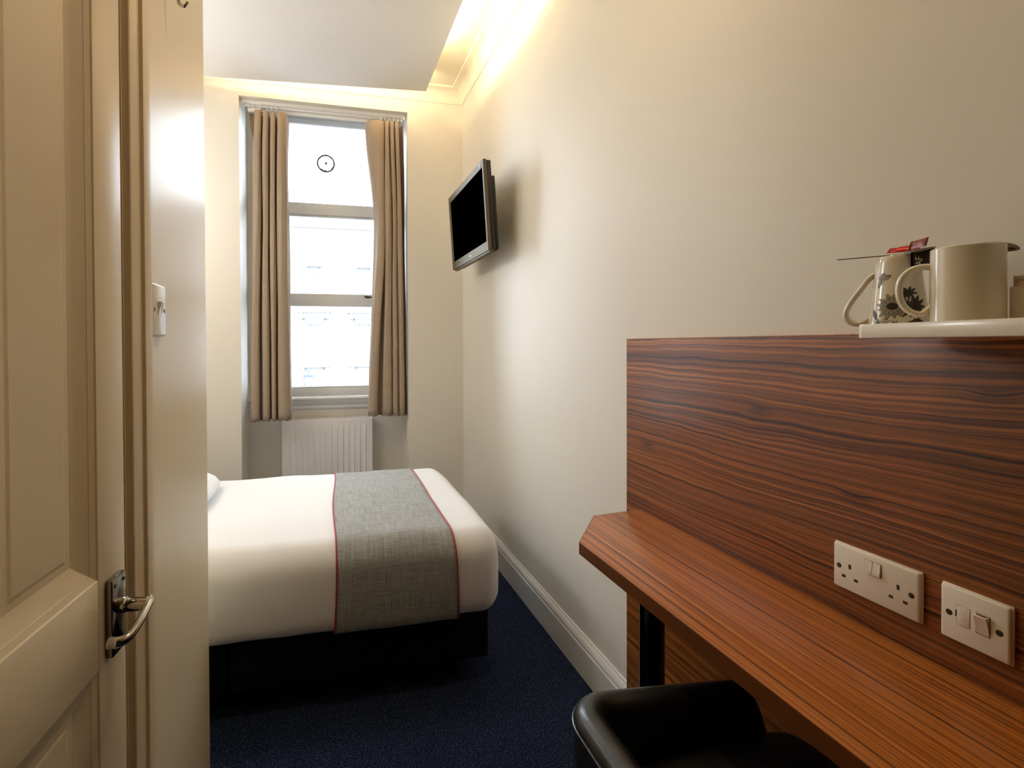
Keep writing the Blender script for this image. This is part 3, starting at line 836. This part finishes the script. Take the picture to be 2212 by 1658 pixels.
for cx_ in (-.0405, .0405):
    hole(ds, cx_, .0045, .0045, .0085, PD)
    hole(ds, cx_-.0111, -.0165, .0070, .0050, PD); hole(ds, cx_+.0111, -.0165, .0070, .0050, PD)
for k, x in enumerate((-.0068, .0068)):
    m = MB(); m.box((x-.0074, .0085, PD-.001), (x+.0074, .0315, PD+.0003)); m.build('switch_gap', MT['groove'], ds)
    m = MB(); m.prism([(.0092, PD+.0048), (.0092, PD-.002), (.0308, PD-.002), (.0308, PD+.0016), (.020, PD+.0022)], x-.0064, x+.0064, lambda p, t: (t, p[0], p[1]), .0006)
    m.build('rocker_switch', MT['socket'], ds)
fs = thing('fused_switch', 'white fused spur switch plate with a fuse cover, right of the double socket', 'switch', (XPF, .5968-.043, 1.2806-.380-.043), ON_RIGHT)
m = MB(); plate(m, .086, .086, PD); m.build('faceplate', MT['socket'], fs)
for s_ in (-1, 1): screw(fs, s_*.0302, .0, PD)
m = MB(); m.box((-.0205, -.0130, PD-.001), (-.0035, .0170, PD+.0002), .0002); m.build('cover_gap', MT['groove'], fs)
fc = MB(); fc.box((-.0200, -.0125, PD-.002), (-.0040, .0165, PD+.0007), .0005); fc = fc.build('fuse_cover', MT['socket'], fs)
m = MB(); m.box((-.0222, -.002, PD-.001), (-.0206, .008, PD+.0002)); m.build('pry_slot', MT['hole'], fs)
text_mesh('fuse_lettering', 'FUSE', .0085, MT['socket'], fc, (-.012, .002, PD+.0007), Matrix.Rotation(-PI/2, 3, 'Z'), .00035)
m = MB(); m.box((.0030, -.0140, PD-.001), (.0200, .0170, PD+.0003)); m.build('switch_gap', MT['groove'], fs)
m = MB(); m.prism([(-.0130, PD+.0006), (-.0130, PD-.002), (.0160, PD-.002), (.0160, PD+.0080), (.0148, PD+.0088), (.004, PD+.0036)], .0040, .0192, lambda p, t: (t, p[0], p[1]), .0007)
rk = m.build('rocker_switch', MT['socket'], fs)
m = MB(); m.box((.0060, .0156, PD+.002), (.0172, .0163, PD+.0072)); m.build('rocker_marker', MT['brown_rocker'], rk)

ls = thing('light_switch', 'white single light switch on the partition beside the door frame', 'switch', (XL, 1.100, 1.351), ON_LEFT)
m = MB(); m.box((-.0425, -.0505, 0), (.0425, .0505, .0012)); plate(m, .086, .104, .012); m.build('faceplate', MT['socket'], ls)
m = MB(); m.prism([(-.017, .0115), (-.017, .008), (.017, .008), (.017, .0185), (.0155, .0190), (.002, .0140)], -.0090, .0090, lambda p, t: (t, p[0], p[1]), .0008); m.build('rocker_switch', MT['socket'], ls)
for s_ in (-1, 1): screw(ls, s_*.0302, 0, .012)

# hook whose tip hangs into view at the top of the partition
hk = thing('wall_hook', 'small metal hook high on the partition above the light switch', 'hook', (XL, 1.195, 2.05), ON_LEFT)
m = MB(); m.lathe([(0, 0), (.014, 0), (.014, .003), (.010, .005), (0, .005)], 20); m.build('rose', MT['chrome'], hk)
m = MB(); m.tube(catmull([(0, 0, .004), (0, -.004, .018), (0, -.018, .026), (0, -.030, .030), (0, -.033, .040), (0, -.024, .046)], 4), .0038, 8); m.build('hook_arm', MT['chrome'], hk)

# ================================================================== TRAY AND ITS THINGS
TZ0, TZ = 1.2870, 1.3085
ta = math.radians(7)
tdir = Vector((-math.sin(ta), -math.cos(ta), 0)); tin = Vector((math.cos(ta), -math.sin(ta), 0))
RTr = Matrix((tdir, tin, Vector((0, 0, 1)))).transposed()
tr_ = thing('serving_tray', 'white melamine tray at the top edge of the walnut panel holding the mugs', 'tray', (.803, .616, TZ0), RTr)
def rrect(x0, x1, y0, y1, r, n=6):
    p = []
    for cx_, cy_, a0 in ((x1-r, y0+r, -PI/2), (x1-r, y1-r, 0), (x0+r, y1-r, PI/2), (x0+r, y0+r, PI)):
        p += [(cx_+r*math.cos(a0+PI/2*i/n), cy_+r*math.sin(a0+PI/2*i/n)) for i in range(n+1)]
    return p
TWD, TLN = .155, .46
def loop_surface(m, loops):
    vs = [[m.bm.verts.new(p) for p in lp] for lp in loops]; n = len(vs[0])
    for A, B in zip(vs, vs[1:]):
        for j in range(n): m.bm.faces.new((A[j], A[(j+1) % n], B[(j+1) % n], B[j]))
    m.bm.faces.new(vs[0][::-1]); m.bm.faces.new(vs[-1])
m = MB()
H = TZ-TZ0
def lp(ins, z, r=.014): return [(x, y, z) for x, y in rrect(ins, TLN-ins, ins, TWD-ins, max(r-ins, .004))]
loop_surface(m, [lp(.0015, 0), lp(.0003, .001), lp(0, .003), lp(0, H-.002), lp(.0008, H), lp(.003, H), lp(.005, H-.002), lp(.008, .007), lp(.012, .006)])
m.build('tray_body', MT['tray'], tr_, angle=40)
m = MB(); m.box((.30, .045, -.016), (.42, .150, -.0005), .003); m.build('wall_bracket', MT['tray'], tr_)
TF = TZ0 + .006          # tray floor

def mug_body(prof_out, wall=.0032):
    inner = [(max(r-wall, .001), z) for r, z in reversed(prof_out) if z > .006]
    return prof_out + [(prof_out[-1][0]-wall*.5, prof_out[-1][1]+.0012)] + inner + [(0, .006)]
# --- floral mug
g1 = thing('mug', 'conical white mug printed with grey flowers and a butterfly, on the tray', 'mug', (.893, .617, TF), None, 'mugs on the tray')
MH1 = 1.4165 - TF
def r1(z):
    t = z/MH1; return .0395 + (.0262-.0395)*t**.95
prof = [(0, .0012), (.030, .0012), (.031, 0), (.036, 0), (.0385, .002)] + [(r1(z*MH1/16), z*MH1/16) for z in range(1, 17)]
m = MB(); m.lathe(mug_body(prof), 64); m.build('mug_body', MT['mug'], g1, angle=50)
hdir = Vector((-.574, .819, 0)).normalized()
hp = [(.028, .099), (.036, .091), (.047, .073), (.058, .055), (.0645, .038), (.0625, .026), (.053, .019), (.043, .021), (.034, .027)]
m = MB(); m.tube([hdir*a + Vector((0, 0, b_)) for a, b_ in catmull(hp, 5)], .0044, 12, ry=.0068, up=(0, 0, 1)); m.build('handle', MT['mug'], g1, angle=80)
# print: outlines and fills lying on the glaze (angle from the direction facing the viewer, height)
v1 = math.atan2(-.617, -.893)      # toward the camera
def on_mug(s_, z, rr, lift):
    """s_: metres along the girth (right positive as seen), z: height"""
    r = rr(z) + lift; a = v1 + s_/rr(z)
    return Vector((r*math.cos(a), r*math.sin(a), z))
def petal(m, cx_, cz, ang_, ln, wd, lift, start=.0, grow=1.0):
    c, s = math.cos(ang_), math.sin(ang_); L = []; R_ = []
    for i in range(9):
        t = i/8; w = wd*grow*math.sin(PI*min(1, .12+t*.88))**.8*(1 if t < .98 else .1)
        d = start + (ln*grow-start)*t
        L.append((d, w)); R_.append((d, -w))
    vs = [[m.bm.verts.new(on_mug(cx_ + d*c - k*w*s, cz + d*s + k*w*c, r1, lift)) for k in (-1, 0, 1)] for (d, w) in L]
    for A, B in zip(vs, vs[1:]):
        for j in range(2): m.bm.faces.new((A[j], A[j+1], B[j+1], B[j]))
def stroke(m, pts, w, lift, rr=r1):
    pts = [Vector((p[0], p[1])) for p in pts]; vs = []
    for i, p in enumerate(pts):
        t = (pts[min(i+1, len(pts)-1)] - pts[max(i-1, 0)]).normalized(); n_ = Vector((-t.y, t.x))
        ww = w*(.35+.65*math.sin(PI*(i+.5)/len(pts)))
        vs.append([m.bm.verts.new(on_mug(*(p+n_*ww*k), rr, lift)) for k in (-1, 1)])
    for A, B in zip(vs, vs[1:]): m.bm.faces.new((A[0], A[1], B[1], B[0]))
md_, ml_, mm_ = MB(), MB(), MB()
def flower(cx_, cz, R_, cr, n, seed, darker=False, squash=1.0):
    rnd = random.Random(seed)
    for k in range(n):
        a = 2*PI*k/n + rnd.uniform(-.1, .1); ln = R_*rnd.uniform(.85, 1.08)
        petal(md_, cx_, cz, a, ln, R_*.17, .00015+.00002*(k % 3))
        petal(mm_ if darker else ml_, cx_, cz, a, ln*.93, R_*.135, .00028+.00002*(k % 3))
        for w in (-.05, .06):
            stroke(md_, [(cx_+math.cos(a+w)*R_*q, cz+math.sin(a+w)*R_*q) for q in (.34, .5, .66)], .00035, .00042)
    pts = [(cx_+cr*math.cos(2*PI*i/20), cz+cr*.8*math.sin(2*PI*i/20)) for i in range(20)]
    cv = mm_.bm.verts.new(on_mug(cx_, cz, r1, .0007)); rv_ = [mm_.bm.verts.new(on_mug(x, z, r1, .0006)) for x, z in pts]
    hv_ = [mm_.bm.verts.new(on_mug((x+cx_)/2, (z+cz)/2, r1, .0007)) for x, z in pts]
    for i in range(20):
        j = (i+1) % 20
        mm_.bm.faces.new((rv_[i], rv_[j], hv_[j], hv_[i])); mm_.bm.faces.new((hv_[i], hv_[j], cv))
flower(-.0065, .044, .0230, .0072, 13, 3)
flower(.0185, .042, .0190, .0060, 11, 5, True)
flower(.0120, .064, .0120, .0040, 9, 8, True)
flower(-.0040, .016, .0070, .0030, 6, 9)
for p0, p1 in (((-.014, .027), (-.031, .0095)), ((-.011, .024), (-.028, .009)), ((-.008, .022), (-.025, .0085))):
    stroke(md_, [(p0[0]+(p1[0]-p0[0])*q/6, p0[1]+(p1[1]-p0[1])*q/6+.0015*math.sin(q)) for q in range(7)], .0006, .0002)
for cx_, cz, a, ln in ((-.028, .024, 1.9, .018), (-.027, .012, 1.4, .014), (.010, .016, .3, .018), (.018, .022, -.2, .016), (.024, .026, .6, .012), (.002, .010, .1, .014)):
    petal(md_, cx_, cz, a, ln, .0034, .00012); petal(mm_, cx_, cz, a, ln*.9, .0026, .00022)
# butterfly
bxc, bzc = -.0215, .0875
for a, ln, w in ((.35, .0150, .0040), (1.15, .0115, .0040), (-1.9, .0150, .0032), (2.3, .006, .003)):
    petal(md_, bxc, bzc, a, ln, w, .0002); petal(ml_, bxc, bzc, a, ln*.9, w*.82, .00034)
    stroke(md_, [(bxc+math.cos(a+.1)*ln*q, bzc+math.sin(a+.1)*ln*q) for q in (.15, .4, .7, .85)], .0003, .0005)
stroke(md_, [(bxc-.0004, bzc+.004), (bxc, bzc), (bxc+.0008, bzc-.004)], .0016, .0006)
stroke(md_, [(bxc+.001, bzc-.004), (bxc+.0018, bzc-.007), (bxc+.0016, bzc-.009)], .0003, .0004)
stroke(md_, [(bxc+.001, bzc-.0035), (bxc+.004, bzc-.005), (bxc+.006, bzc-.0065)], .0003, .0004)
md_.build('printed_outline', MT['ink'], g1, smooth=False); ml_.build('printed_petals', MT['ink_light'], g1, smooth=False); mm_.build('printed_leaves', MT['ink_dark'], g1, smooth=False)
# --- plain mug
g2 = thing('mug', 'plain white straight-sided mug at the front right of the tray', 'mug', (.880, .521, TF), None, 'mugs on the tray')
MH2 = 1.4125 - TF
def r2_(z): return .0382 - .0004*z/MH2
prof = [(0, .0012), (.030, .0012), (.031, 0), (.0355, 0), (.0378, .0025)] + [(r2_(z*MH2/12), z*MH2/12) for z in range(1, 13)]
m = MB(); m.lathe(mug_body(prof), 64); m.build('mug_body', MT['mug'], g2, angle=50)
hd2 = Vector((-.56, .828, 0)).normalized()
hp2 = [(.034, .096), (.044, .098), (.058, .094), (.068, .081), (.0705, .063), (.067, .045), (.058, .033), (.047, .029), (.040, .034), (.034, .042)]
m = MB(); m.tube([hd2*a + Vector((0, 0, b_)) for a, b_ in catmull(hp2, 5)], .0047, 12, ry=.0072, up=(0, 0, 1)); m.build('handle', MT['mug'], g2, angle=80)

# --- long spoon across both rims, bowl upside down
sp0, sp1 = Vector((.852, .681, 1.4215)), Vector((.9295, .494, 1.4125))
dr = (sp1-sp0).normalized(); lt_ = Vector((-dr.y, dr.x, 0)).normalized(); LN = (sp1-sp0).length
spn = thing('teaspoon', 'long steel spoon lying across the rims of both mugs', 'spoon', sp0)
m = MB()
hl = LN*.74
m.tube([dr*(hl*t) + Vector((0, 0, .0006*math.sin(PI*t))) for t in [i/10 for i in range(11)]], [.0009]*11, 8, ry=[.0042-.0022*(i/10) for i in range(11)], up=(0, 0, 1)); m.build('spoon_handle', MT['spoon'], spn, angle=80)
m = MB()
def bowl(u, v):
    t = u*PI; ln = LN-hl+.006
    along = hl-.004 + ln*(.5-.5*math.cos(t)); w = .0150*math.sin(t)**.8*(1.0-.12*u)
    q = (v-.5)*2
    return dr*along + lt_*(w*q) + Vector((0, 0, .0100*math.sin(t)*(1-q*q) - .0045*u*u - .0035*q*q*math.sin(t)))
m.grid(bowl, 22, 13); o = m.build('spoon_bowl', MT['spoon'], spn, angle=80)
md = o.modifiers.new('thickness', 'SOLIDIFY'); md.thickness = .0011; md.offset = -1

# --- sachets
def sachet(name, label, c, dx, dy, L, Wd, th, mm, crimp=.006, group=None, crimp_mat=None, nrm=None):
    o = thing(name, label, 'sachet', c, None, 'sachets on the tray')
    dx = Vector(dx).normalized(); dy = Vector(dy).normalized(); nn = dx.cross(dy).normalized()
    m = MB()
    def f(sign):
        def g(u, v):
            x = (u-.5)*(L-2*crimp); y = (v-.5)*Wd
            h = th*.5*max(0, 1-(2*u-1)**4)*max(0, 1-(2*v-1)**4) + .0002
            h += .0006*noise.noise(Vector((u*5, v*4, sign*3.3)))
            return dx*x + dy*y + nn*(sign*max(h, .0001))
        return g
    m.grid(f(1), 14, 8); m.grid(f(-1), 14, 8); m.build('pouch', mm, o, angle=80)
    for s_ in (-1, 1):
        k = MB(); x0, x1 = s_*(L/2-crimp), s_*L/2
        k.grid(lambda u, v: dx*(x0+(x1-x0)*u) + dy*((v-.5)*Wd) + nn*(.0005*math.sin(u*20)), 8, 4)
        q = k.build('crimp', crimp_mat or mm, o, angle=80); md = q.modifiers.new('thickness', 'SOLIDIFY'); md.thickness = .0004
    return o, dx, dy, nn
s0 = (.873, .595, 1.4275)
sachet('sachet', 'bright red foil sachet lying on the floral mug rim', (.8885, .605, 1.4275), (.30, -.95, .02), (.70, .22, .5), .040, .016, .006, MT['sachet_red'], .007)
sachet('sachet', 'dark red foil sachet leaning up behind the bright red sachet', (.8780, .579, 1.4300), (-.32, -.94, .03), (.35, .0, 1), .032, .014, .0016, MT['sachet_darkred'], .004)
sachet('sachet', 'grey edged stacked sachet lying under the dark red one', (.8800, .579, 1.4205), (-.32, -.94, .02), (.94, -.3, .12), .034, .020, .0035, MT['sachet_grey'], .004)
so, sdx, sdy, snn = sachet('sachet', 'black foil sachet with white letters hanging between the two mugs', (.8860, .5790, 1.4075), (.55, -.835, .0), (-.05, -.03, 1), .026, .030, .003, MT['sachet_black'], .003)
rv = Vector((.55, -.835, 0)).normalized(); nv = Vector((-rv.y, rv.x, 0))*-1
nv = nv if nv.dot(Vector((-.8, -.5, 0))) > 0 else -nv
RS = Matrix((Vector((0, 0, 1)), -rv, nv)).transposed()
text_mesh('printed_lettering', 'AF', .0115, MT['white_ink'], so, rv*-.0035 + Vector((0, 0, -.0030)) + nv*.0024, RS, .0001)

# --- carton of sachets
cb = thing('sachet_box', 'open cream box of sachets behind the plain mug on the tray', 'box', Vector((.803, .616, TF)) + tdir*.115 + tin*.1145, RTr)
bw, bd_, bh = .11, .0265, .062
m = MB()
m.box((0, 0, 0), (bw, .0015, bh)); m.box((0, bd_-.0015, 0), (bw, bd_, bh+.008)); m.box((0, .0015, 0), (.0015, bd_-.0015, bh)); m.box((bw-.0015, .0015, 0), (bw, bd_-.0015, bh)); m.box((0.0015, .0015, 0), (bw-.0015, bd_-.0015, .0015))
m.build('box_body', MT['tray'], cb)
m = MB(); m.box((0.0, bd_-.004, bh+.0), (bw-.002, bd_-.0016, bh+.022)); m.build('box_flap', MT['carton'], cb)
def boxed(name, label, mm, y, h0, h1, x0, x1, tilt_):
    q = thing(name, label, 'sachet', cb.matrix_world @ Vector((0, 0, 0)), RTr, 'sachets on the tray')
    m = MB()
    def g(u, v):
        x = x0+(x1-x0)*u; z = .004+(h0+(h1-h0)*u-.004)*v
        return Vector((x, y + tilt_*v + .0012*math.sin(u*PI)*math.sin(v*PI), z))
    m.grid(g, 10, 10); w = m.build('pouch', mm, q, angle=80); md = w.modifiers.new('thickness', 'SOLIDIFY'); md.thickness = .0018; md.offset = 0
    return q
ws = boxed('sachet', 'white paper sachet with gold lettering standing in the cream box', MT['paper'], .0030, .0765, .0725, .0018, .080, .001)
RW_ = Matrix(((1, 0, 0), (0, 0, -1), (0, 1, 0))).transposed()
RW_ = Matrix((Vector((1, 0, 0)), Vector((0, 0, 1)), Vector((0, -1, 0)))).transposed()
text_mesh('printed_lettering', 'igpion', .0070, MT['gold'], ws, Vector((.0030, .0020, .0705)), RW_, .0001, shear=.25, align='LEFT')
boxed('sachet', 'brown sachet standing at the back of the cream box', MT['brown'], .014, .074, .098, .004, .055, .002)

# ================================================================== OUTSIDE
struct(boxes('street', MT['street'], [((-30, 4.2, -4.2), (30, 26, -4.0))]), 'grey street far below the window')
YF = 25.0
fb = thing('building', 'pale stucco building across the street seen through the window panes', 'building', (0, YF, -4.0))
b = MB()
# wall with real window openings: columns of piers and spandrels
wx = [-7.55, -5.18, -2.81, -.44, 1.93, 4.30, 6.67]; ww = .62; lv_ = [(4.65, 6.28), (7.95, 9.05)]
xs_ = [-12]
for x in wx: xs_ += [x-ww/2, x+ww/2]
xs_.append(12)
for i in range(0, len(xs_), 2): b.box((xs_[i], 0, 0), (xs_[i+1], .6, 12.0))
for x in wx:
    z = 0
    for z0, z1 in lv_ + [(12.0, 13)]:
        b.box((x-ww/2, 0, z), (x+ww/2, .6, min(z0, 12.0))); z = z1
b.build('facade_wall', MT['stone'], fb)
b = MB(); b.box((-12, -.35, 11.75), (12, 0, 12.0)); b.box((-12, -.2, 11.5), (12, 0, 11.75)); b.build('cornice', MT['stone2'], fb)
b = MB(); b.box((-12, -.16, 10.9), (12, 0, 11.1)); b.build('string_course', MT['stone2'], fb)
def far_window(x, z0, z1, grand):
    f = MB()
    for q in (x-ww/2, x-ww/6-.02, x+ww/6-.02, x+ww/2-.04): f.box((q, .16, z0), (q+.04, .22, z1))
    for k in range(5): f.box((x-ww/2, .155, z0+(z1-z0-.04)*k/4), (x+ww/2, .215, z0+(z1-z0-.04)*k/4+(.06 if k == 2 else .04)))
    fo = f.build('window', MT['far_frame'], fb)
    p = MB(); p.box((x-ww/2, .22, z0), (x+ww/2, .25, z1)); p.build('pane', MT['far_glass'], fo)
    if grand:
        h = MB(); h.box((x-.78, -.40, z1+.54), (x+.78, 0, z1+.64), .01); h.box((x-.62, -.24, z1+.28), (x+.62, 0, z1+.54)); h.box((x-.46, -.12, z1+.08), (x+.46, 0, z1+.28)); h.build('window_hood', MT['stone2'], fb)
        for s_ in (-1, 1):
            c = MB(); c.box((x+s_*.62-.08, -.34, z1+.24), (x+s_*.62+.08, 0, z1+.54), .02); c.build('bracket', MT['stone2'], fb)
            c = MB(); c.box((x+s_*.52-.08, -.07, z0-.3), (x+s_*.52+.08, 0, z1+.12)); c.build('pilaster', MT['stone2'], fb)
        c = MB(); c.box((x-.74, -.30, z0-.44), (x+.74, 0, z0-.30), .01); c.build('window_ledge', MT['stone2'], fb)
        for s_ in (-1, 1):
            c = MB(); c.box((x+s_*.56-.09, -.22, z0-.72), (x+s_*.56+.09, 0, z0-.44), .03); c.build('bracket', MT['stone2'], fb)
    else:
        c = MB(); c.box((x-.5, -.14, z0-.14), (x+.5, 0, z0)); c.build('window_ledge', MT['stone2'], fb)
        c = MB(); c.box((x-.48, -.10, z1), (x+.48, 0, z1+.16)); c.build('window_hood', MT['stone2'], fb)
for x in wx[2:6]:
    for k, (z0, z1) in enumerate(lv_): far_window(x, z0, z1, k == 0)
qm = None
for i in range(22):
    zq = 3.0 + i*.31
    q = MB(); q.box((.50, -.05, zq), (1.10, 0, zq+.27), .015); q.build('quoin', MT['stone2'], fb)

sl = thing('street_lamp', 'blue grey street lantern standing outside beyond the lower pane', 'street lamp', (-.270, 9.0, -4.0))
zl = 4.545
m = MB(); m.lathe([(0, 0), (.12, 0), (.12, .25), (.06, .35), (.045, 2.2), (.035, zl-.02), (0, zl-.02)], 16); m.build('post', MT['lamp_metal'], sl)
m = MB(); m.lathe([(0, zl-.025), (.055, zl-.02), (.095, zl+.004), (.098, zl+.014), (0, zl+.014)], 6); m.build('lantern_base', MT['lamp_metal'], sl)
for k in range(4):
    a = k*PI/2 + PI/4
    m = MB(); m.cyl((.085*math.cos(a), .085*math.sin(a), zl+.008), (.095*math.cos(a), .095*math.sin(a), zl+.19), .0055, 6); m.build('cage_bar', MT['lamp_metal'], sl)
m = MB(); m.lathe([(.080, zl+.014), (.092, zl+.19)], 24); m.build('lantern_glass', MT['glass'], sl)
m = MB(); m.lathe([(0, zl+.186), (.104, zl+.186), (.108, zl+.20), (.104, zl+.222), (.088, zl+.232), (.052, zl+.262), (.036, zl+.29), (.028, zl+.318), (.014, zl+.322), (.014, zl+.335), (0, zl+.338)], 24); m.build('lantern_roof', MT['lamp_metal'], sl)
bpy.context.view_layer.update()
